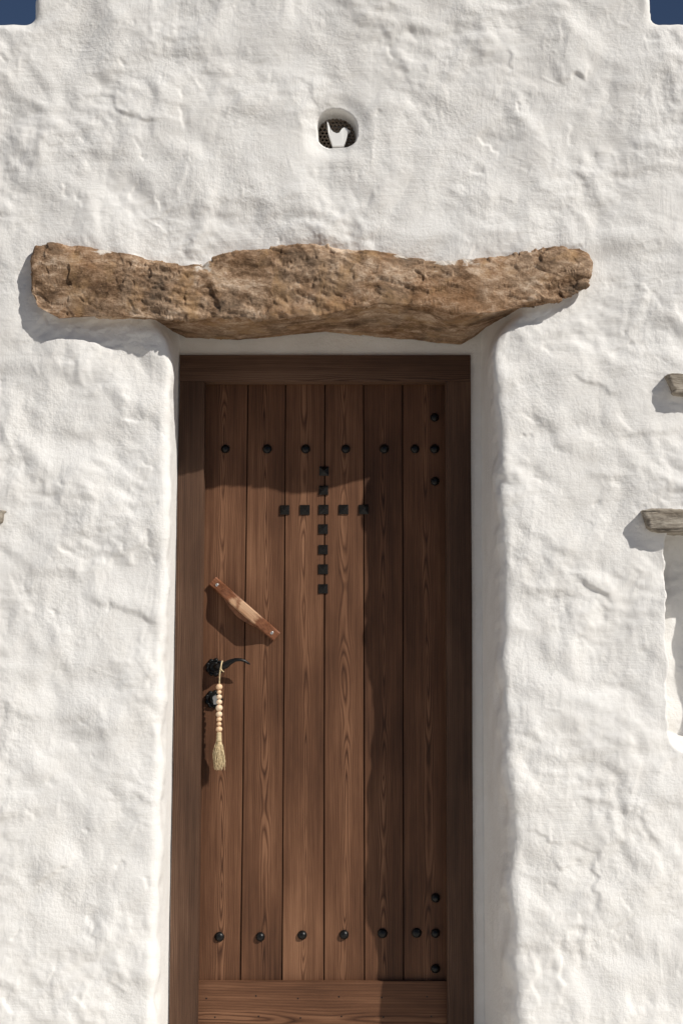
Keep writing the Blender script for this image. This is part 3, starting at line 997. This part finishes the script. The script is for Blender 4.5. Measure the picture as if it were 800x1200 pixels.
# bowed wooden pull, screwed on at both ends
def build_pull():
    A = Vector(WV(249.5, 681, YP)); B = Vector(WV(324.5, 746.5, YP))
    u = (B - A); Lp = u.length; u.normalize()
    nrm = Vector((0, -1, 0))
    v = u.cross(nrm).normalized()           # across the bar
    if v.z > 0: v = -v                      # v points down-left
    n = 48
    bm = bmesh.new()
    prof = lambda s: 0.016 + 0.038 * float(sstep(0.02, 0.30, np.array(min(s, 1 - s))))
    rings = []
    for i in range(n + 1):
        s = i / n
        hgt = prof(s)
        w = 0.0175
        inner = max(0.0, hgt - 0.024) if 0.16 < s < 0.84 else 0.0
        inner = max(0.0, hgt - 0.022) * float(sstep(0.22, 0.30, np.array(min(s, 1 - s))))
        c = A + u * (s * Lp)
        vs = []
        for (vv, hh) in ((-w, inner), (-w, hgt - 0.004), (-w + 0.004, hgt), (w - 0.004, hgt), (w, hgt - 0.004), (w, inner)):
            vs.append(bm.verts.new(c + v * vv + nrm * hh))
        rings.append(vs)
    for a, b in zip(rings[:-1], rings[1:]):
        for k in range(6):
            bm.faces.new((a[k], a[(k + 1) % 6], b[(k + 1) % 6], b[k]))
    bm.faces.new(rings[0]); bm.faces.new(rings[-1][::-1])
    c = (A + B) / 2
    ang = math.atan2(u.z, u.x)
    from mathutils import Matrix
    rot = Matrix.Rotation(-ang, 4, (0, -1, 0)) if False else None
    for q_ in bm.verts: q_.co = q_.co - c
    # bring the bar into its own axes (x along the bar) so that the grain follows it
    mtx = Matrix((u, Vector((0, 1, 0)), -v)).to_3x3()
    for q_ in bm.verts: q_.co = mtx @ q_.co
    me = bm_mesh('pull_handle', bm, 0.0028, 2, 40)
    ob = link('pull_handle', me, M_PULL, door, c, smooth=False)
    ob.rotation_euler = mtx.transposed().to_euler()
    # half-moon web under the grip
    bm = bmesh.new()
    F = []; Bk = []
    K = 22
    for i in range(K + 1):
        s = i / K
        sag = math.sin(math.pi * s) ** 0.7
        F.append((0.135 * (s - 0.5), -0.044, -0.0155 - 0.017 * sag)); Bk.append((0.165 * (s - 0.5), 0.0005, -0.012 - 0.021 * sag))
    top_f = [bm.verts.new((p[0], p[1], -0.008)) for p in F]; top_b = [bm.verts.new((p[0], p[1], -0.008)) for p in Bk]
    lo_f = [bm.verts.new(p) for p in F]; lo_b = [bm.verts.new(p) for p in Bk]
    for i in range(K):
        bm.faces.new((top_f[i], top_f[i + 1], lo_f[i + 1], lo_f[i])); bm.faces.new((lo_f[i], lo_f[i + 1], lo_b[i + 1], lo_b[i]))
        bm.faces.new((lo_b[i], lo_b[i + 1], top_b[i + 1], top_b[i])); bm.faces.new((top_b[i], top_b[i + 1], top_f[i + 1], top_f[i]))
    bm.faces.new((top_f[0], lo_f[0], lo_b[0], top_b[0])); bm.faces.new((top_f[-1], top_b[-1], lo_b[-1], lo_f[-1]))
    web = bpy.data.objects.new('grip_web', bm_mesh('grip_web', bm, 0.003, 2, 40)); web.data.materials.append(M_GRIP)
    C.objects.link(web); web.parent = ob
    # screws
    mes = vf_mesh('screw', *lathe_np([(0.0055, 0.001), (0.0055, -0.0008), (0.0035, -0.0016), (0.0, -0.0012)], 14)); mes.materials.append(M_STEEL)
    for s in (0.075, 0.925):
        o = bpy.data.objects.new('screw', mes); C.objects.link(o); o.parent = ob
        o.location = ((s - 0.5) * Lp, -prof(s) - 0.0004, 0.0)
    return ob


build_pull()


# scalloped iron rosettes
def rosette_mesh(name, R=0.030, lobes=9):
    seg = lobes * 8
    V = []; F = []
    prof = [(1.0, 0.0), (1.0, -0.004), (0.93, -0.0075), (0.80, -0.0085), (0.66, -0.0060), (0.55, -0.0065), (0.48, -0.011), (0.30, -0.0135), (0.12, -0.0135), (0.0, -0.0135)]
    for r, hh in prof:
        for k in range(seg):
            th = 2 * math.pi * k / seg
            lob = abs(math.cos(lobes * th / 2)) ** 0.6
            rad = R * r * (1 - (0.20 * (1 - lob)) * float(sstep(0.45, 0.95, np.array(r))))
            y = hh - 0.003 * lob * float(sstep(0.5, 0.8, np.array(r)) * (1 - sstep(0.9, 1.0, np.array(r))))
            V.append((rad * math.cos(th), y, rad * math.sin(th)))
    for i in range(len(prof) - 1):
        for k in range(seg):
            k2 = (k + 1) % seg
            F.append((i * seg + k, i * seg + k2, (i + 1) * seg + k2, (i + 1) * seg + k))
    me = vf_mesh(name, V, F)
    me.polygons.foreach_set('use_smooth', [True] * len(me.polygons))
    return me


me_ros = rosette_mesh('rosette')
hc = Vector(WV(251.5, 782, YP - 0.004))
lever = link('lever_handle', me_ros, M_IRON, door, (hc.x, YP, hc.z))
lever.name = 'handle_rosette'
# lever: neck out of the rosette, then a curved blade to the right
p = lambda px, py, off: Vector(WV(px, py, YP - off)) - Vector((hc.x, YP, hc.z))
pts = [p(252.5, 781.5, 0.008), p(253.5, 781.5, 0.030), p(256, 781.5, 0.044), p(260, 781, 0.050), p(265, 779, 0.052), p(270, 775.6, 0.053), p(276, 773.2, 0.053), p(282, 773.0, 0.052), p(287, 774.5, 0.050), p(291, 777.3, 0.048), p(293.5, 778.6, 0.047)]
rx = [0.010, 0.0095, 0.0115, 0.0125, 0.0115, 0.0085, 0.0060, 0.0052, 0.0046, 0.0036, 0.0008]
ry = [0.010, 0.0095, 0.0100, 0.0085, 0.0075, 0.0070, 0.0070, 0.0066, 0.0058, 0.0040, 0.0008]
V_, F_ = tube_np(pts, rx, ry, 14, (0.0, 1.0, 0.15))
me = vf_mesh('lever', V_, F_); me.materials.append(M_IRON)
me.polygons.foreach_set('use_smooth', [True] * len(me.polygons))
ob = bpy.data.objects.new('lever', me); C.objects.link(ob); ob.parent = lever
# collar
me = vf_mesh('collar', *lathe_np([(0.0135, 0.0), (0.0135, -0.020), (0.0120, -0.023), (0.0, -0.023)], 20)); me.materials.append(M_IRON)
ob = bpy.data.objects.new('collar', me); C.objects.link(ob); ob.parent = lever
kc = Vector(WV(250.5, 819.5, YP - 0.004))
key = link('keyhole_rosette', me_ros.copy(), M_IRON, door, (kc.x, YP, kc.z))
# euro cylinder: round plug with a flat tail
bm = bmesh.new()
K = 20
out = [(0.0085 * math.cos(t_), 0.004 + 0.0085 * math.sin(t_)) for t_ in np.linspace(-0.6, math.pi + 0.6, K)] + [(-0.005, -0.016), (0.005, -0.016)]
f0 = [bm.verts.new((x + 0.006, -0.006, z)) for x, z in out]; f1 = [bm.verts.new((x + 0.006, -0.0175, z)) for x, z in out]
bm.faces.new(f1); bm.faces.new(f0[::-1])
for k in range(len(out)): bm.faces.new((f0[k], f0[(k + 1) % len(out)], f1[(k + 1) % len(out)], f1[k]))
me = bm_mesh('lock_cylinder', bm, 0.0008, 1, 50); me.materials.append(M_STEEL)
ob = bpy.data.objects.new('lock_cylinder', me); C.objects.link(ob); ob.parent = key

# threshold under the leaf
prism('threshold', (lambda z: iL(z) + 0.001), (lambda z: iR(z) - 0.001), 0.001, 0.018, YF + 0.004, 0.40, M_HEAD, frame, 0.003)

# ------------------------------------------------------------------ bead and tassel charm on the lever
YT = YP - 0.050
tx, tz = W(257.0, 803, YT)
tas = empty('bead_tassel', (tx, YT, W(257, 903, YT)[1]))
tag(tas, 'wooden bead string with straw tassel hanging from the black door handle', 'tassel')
path = [Vector(WV(259.2, 781.0, YT - 0.010)), Vector(WV(258.3, 784, YT - 0.012)), Vector(WV(257.6, 790, YT - 0.006)), Vector(WV(257.2, 798, YT)), Vector(WV(257, 830, YT)), Vector(WV(256.8, 860, YT))]
V_, F_ = tube_np(path, [0.0026, 0.0024, 0.0022, 0.0020, 0.0018, 0.0018], None, 8, (0, 1, 0.1))
link('cord', vf_mesh('cord', V_, F_), M_STRAW, tas, smooth=True)
# loop over the lever and loose end
lp = []
cl = Vector(WV(259.5, 781, YP - 0.050))
for k in range(15):
    th = 2 * math.pi * k / 14
    lp.append(cl + Vector((0.003 * math.sin(th), 0.0155 * math.cos(th), 0.0175 * math.sin(th))))
V_, F_ = tube_np(lp, [0.0021] * 15, None, 8, (1, 0, 0.05))
link('loop', vf_mesh('loop', V_, F_), M_STRAW, tas, smooth=True)
path = [Vector(WV(258.5, 783, YT - 0.013)), Vector(WV(260.5, 786, YT - 0.012)), Vector(WV(262.5, 787.5, YT - 0.006))]
V_, F_ = tube_np(path, [0.0022, 0.0019, 0.0010], None, 8, (0, 1, 0.1))
link('cord_end', vf_mesh('cord_end', V_, F_), M_STRAW, tas, smooth=True)
for k, (py, rp_, pale, sq) in enumerate(((805, 3.8, 0, .95), (811, 2.7, 0, .9), (816.6, 3.2, 1, .9), (822.7, 3.4, 1, .9), (829.6, 4.0, 1, .95), (837.0, 3.7, 1, .95), (843.0, 3.2, 0, .85), (848.4, 2.8, 0, .85), (854.5, 3.8, 0, .85))):
    r = rp_ / 368.0 * 1.02
    prof = [(r * math.sin(t_), r * sq * math.cos(t_)) for t_ in np.linspace(0.0, math.pi, 13)]
    bx_, bz_ = W(257.0 - 0.02 * k, py, YT)
    link('bead', vf_mesh('bead', *lathe_np(prof, 20, 'Z')), M_BEADP if pale else M_BEAD, tas, (bx_, YT, bz_), smooth=True)
# straw brush: bound neck and loose strands
kx, kz0 = W(256.8, 858, YT); _, kz1 = W(256.8, 869, YT)
prof = [(0.0, kz0), (0.006, kz0), (0.0075, kz0 - 0.004)]
for i in range(6):
    zz_ = kz0 - 0.004 - i * 0.0042
    prof += [(0.0082 + 0.0002 * i, zz_ - 0.001), (0.0070 + 0.0002 * i, zz_ - 0.0032)]
prof += [(0.0, prof[-1][1] - 0.001)]
V_, F_ = lathe_np([(r_, z_ - kz0) for r_, z_ in prof], 16, 'Z')
link('binding', vf_mesh('binding', V_, F_), M_STRAW, tas, (kx, YT, kz0), smooth=True)
VV = []; FF = []
zend = W(256, 903, YT)[1]
for k in range(150):
    th = rng.uniform(0, 2 * math.pi); rr = math.sqrt(rng.uniform(0, 1))
    dx, dy = math.cos(th) * rr, math.sin(th) * rr
    ln = (kz1 - zend) * rng.uniform(0.72, 1.02)
    sw = rng.normal(0, 0.005)
    pth = []
    for s in np.linspace(0, 1, 6):
        f = 0.0065 + 0.0115 * math.sin(min(s * 1.25, 1.0) * math.pi / 2) - 0.006 * max(0, s - 0.7) / 0.3
        pth.append((kx + dx * f + sw * s + 0.0024 * math.sin(7 * s + k), YT + dy * f * 0.9, kz1 + 0.002 - ln * s))
    r_ = rng.uniform(0.0007, 0.0013)
    a, b = tube_np(pth, [r_] * 5 + [r_ * 0.4], None, 4, (0, 1, 0.2))
    o_ = len(VV); VV += a; FF += [tuple(i + o_ for i in f) for f in b]
link('brush', vf_mesh('brush', VV, FF), M_STRAW, tas)

# ------------------------------------------------------------------ vent grille and bird in the small hole
GY = 0.060
gr_c = Vector(WV(394.5, 152, GY))
cell = 0.0128
holes = []
bm = bmesh.new()
for i in range(-9, 10):
    for j in range(-9, 10):
        x = cell * (i + 0.5 * (j % 2)); z = cell * 0.866 * j
        if (x / 0.072) ** 2 + (z / 0.068) ** 2 > 1: continue
        hv = []; cv = []; bv_ = []
        for k in range(12):
            th = math.pi / 6 + k * math.pi / 6
            rad = cell / math.sqrt(3) * (1.0 if k % 2 == 0 else math.cos(math.pi / 6))
            hv.append(bm.verts.new((x + rad * math.cos(th), 0, z + rad * math.sin(th))))
            cv.append(bm.verts.new((x + 0.0044 * math.cos(th), 0.0006, z + 0.0044 * math.sin(th))))
            bv_.append(bm.verts.new((x + 0.0044 * math.cos(th), 0.012, z + 0.0044 * math.sin(th))))
        for k in range(12):
            k2 = (k + 1) % 12
            bm.faces.new((hv[k], hv[k2], cv[k2], cv[k])); bm.faces.new((cv[k], cv[k2], bv_[k2], bv_[k]))
bmesh.ops.remove_doubles(bm, verts=bm.verts, dist=1e-5)
vent = empty('vent_grille', gr_c)
tag(vent, 'round dark clay grille full of small holes inside the wall vent', 'vent')
link('perforated_disc', bm_mesh('perforated_disc', bm), M_CLAY, vent, gr_c)
V_, F_ = lathe_np([(0.0, 0.013), (0.082, 0.013), (0.082, 0.016), (0.0, 0.016)], 32)
link('cavity_shade_disc', vf_mesh('cavity_shade_disc', V_, F_), M_DARK, vent, gr_c)  # flat black disc in place of the unlit depth behind the holes

out = [(311, 306), (318, 324), (327, 350), (342, 386), (364, 408), (394, 420), (418, 415), (431, 396), (444, 378), (462, 369), (482, 373), (492, 384), (512, 397), (493, 408), (489, 430),
       (482, 455), (470, 490), (458, 530), (360, 530), (347, 490), (335, 455), (324, 420), (318, 380), (312, 335)]
BY = 0.030
pp = [W(340 + a / 7.27, 100 + b / 7.27, BY) for a, b in out]
bc = Vector((sum(p_[0] for p_ in pp) / len(pp), BY, min(p_[1] for p_ in pp)))
bm = bmesh.new()
T = 0.012
lay = []
cxm = sum(p_[0] for p_ in pp) / len(pp); czm = sum(p_[1] for p_ in pp) / len(pp)
for y, sc_ in ((-T, 0.93), (-T * 0.75, 0.97), (-T * 0.3, 1.0), (T * 0.3, 1.0), (T * 0.75, 0.97), (T, 0.93)):
    # shrink towards a spine so that the tail stays on its own axis
    lay.append([bm.verts.new(((cxm + (x - cxm) * sc_) - bc.x, y * (0.55 + 0.45 * min(1, max(0, (pp[0][1] - z) / 0.03))), (czm + (z - czm) * (0.5 + 0.5 * sc_)) - bc.z)) for x, z in pp])
for a, b in zip(lay[:-1], lay[1:]):
    for k in range(len(pp)): bm.faces.new((a[k], a[(k + 1) % len(pp)], b[(k + 1) % len(pp)], b[k]))
bm.faces.new(lay[0]); bm.faces.new(lay[-1][::-1])
bmesh.ops.triangulate(bm, faces=[f for f in bm.faces if len(f.verts) > 4])
bird = link('bird_figurine', bm_mesh('bird_figurine', bm), M_WHITE, None, bc, smooth=True)
for f in bird.data.polygons:
    if abs(f.normal.y) > 0.9: f.use_smooth = False
tag(bird, 'small white bird figurine with raised tail sitting in the round wall vent', 'figurine')


# ------------------------------------------------------------------ slabs sticking out of the wall at the edges of the view
def slab(name, px0, px1w, pyt, pyb, proj, taper, seed, label, mirror=False):
    """flat weathered slab built into the wall; px0 is its free end, it runs px1w metres away from the door"""
    x0, zt_ = W(px0, pyt, -proj); _, zb_ = W(px0, pyb, -proj)
    sgn = -1 if mirror else 1
    nx, m = 130, 72
    P = np.zeros((nx, m, 3))
    for i in range(nx):
        s = i / (nx - 1)
        x = x0 + sgn * px1w * (s ** 1.5)
        e = px1w * s ** 1.5
        k = 1.0 if e > 0.012 else math.sqrt(max(0.02, 1 - (1 - e / 0.012) ** 2))
        top_, bot_ = zt_ + 0.002, zb_ + taper * max(0, 1 - e / 0.03)
        cy, cz = 0.02, (top_ + bot_) / 2
        hy, hz_ = proj + 0.02, (top_ - bot_) / 2
        for j in range(m):
            th = 2 * math.pi * j / m
            c_, s_ = math.cos(th), math.sin(th)
            pw = 0.22
            P[i, j] = (x, cy - hy * (0.8 + 0.2 * k) * math.copysign(abs(c_) ** pw, c_), cz + hz_ * (0.72 + 0.28 * k) * math.copysign(abs(s_) ** pw, s_))
    P[..., 0] += sgn * (zt_ - P[..., 2]) * 0.32 + sgn * 0.006 * pn3(P[..., 2] / 0.02, P[..., 1] / 0.05, P[..., 2] * 0, seed)
    du = np.gradient(P, axis=0); dv = np.roll(P, -1, 1) - np.roll(P, 1, 1)
    N = np.cross(du, dv); N /= np.linalg.norm(N, axis=2, keepdims=True) + 1e-12
    if (N[nx // 2, :, 1] * (P[nx // 2, :, 1] - P[nx // 2, :, 1].mean())).mean() < 0: N = -N
    x, y, z = P[..., 0], P[..., 1], P[..., 2]
    h = 0.0028 * fbm3(x / 0.06, y / 0.04, z / 0.012, 3, seed) + 0.0022 * fbm3(x / 0.025, y / 0.025, z / 0.02, 2, seed + 3)
    h += 0.003 * pn3(x / 0.11, y / 0.1, z / 0.1, seed + 5)
    st = (z + 0.05 * x + 0.006 * pn3(x / .05, y / .05, z / .05, seed + 7)) / 0.017
    h -= 0.0035 * sstep(0.16, 0.0, np.abs(st - np.floor(st) - 0.5))
    P = P + N * h[..., None]
    idx = np.arange(nx * m).reshape(nx, m)
    F = [tuple(int(a) for a in f) for f in np.stack([idx[:-1], np.roll(idx, -1, 1)[:-1], np.roll(idx, -1, 1)[1:], idx[1:]], -1).reshape(-1, 4)]
    V = P.reshape(-1, 3)
    F.append(tuple(int(a) for a in idx[0][::-1])); F.append(tuple(int(a) for a in idx[-1]))
    bm = bmesh.new()
    vs = [bm.verts.new(tuple(v)) for v in V]
    for f in F: bm.faces.new([vs[i] for i in f])
    o = link(name, bm_mesh(name, bm), M_SLAB, smooth=True)
    tag(o, label, 'stone slab')
    return o


slab('stone_slab', 780, 0.34, 437.5, 462, 0.038, 0.004, 301, 'small grey weathered stone projecting from the wall at the right edge, upper of two')
slab('niche_slab', 753, 0.36, 596.5, 624, 0.040, 0.008, 331, 'grey weathered stone slab over the wall niche at the right edge')
slab('stone_slab', 6, 0.30, 598, 615, 0.030, 0.003, 361, 'grey brown stone stub just showing at the left edge of the wall', True)
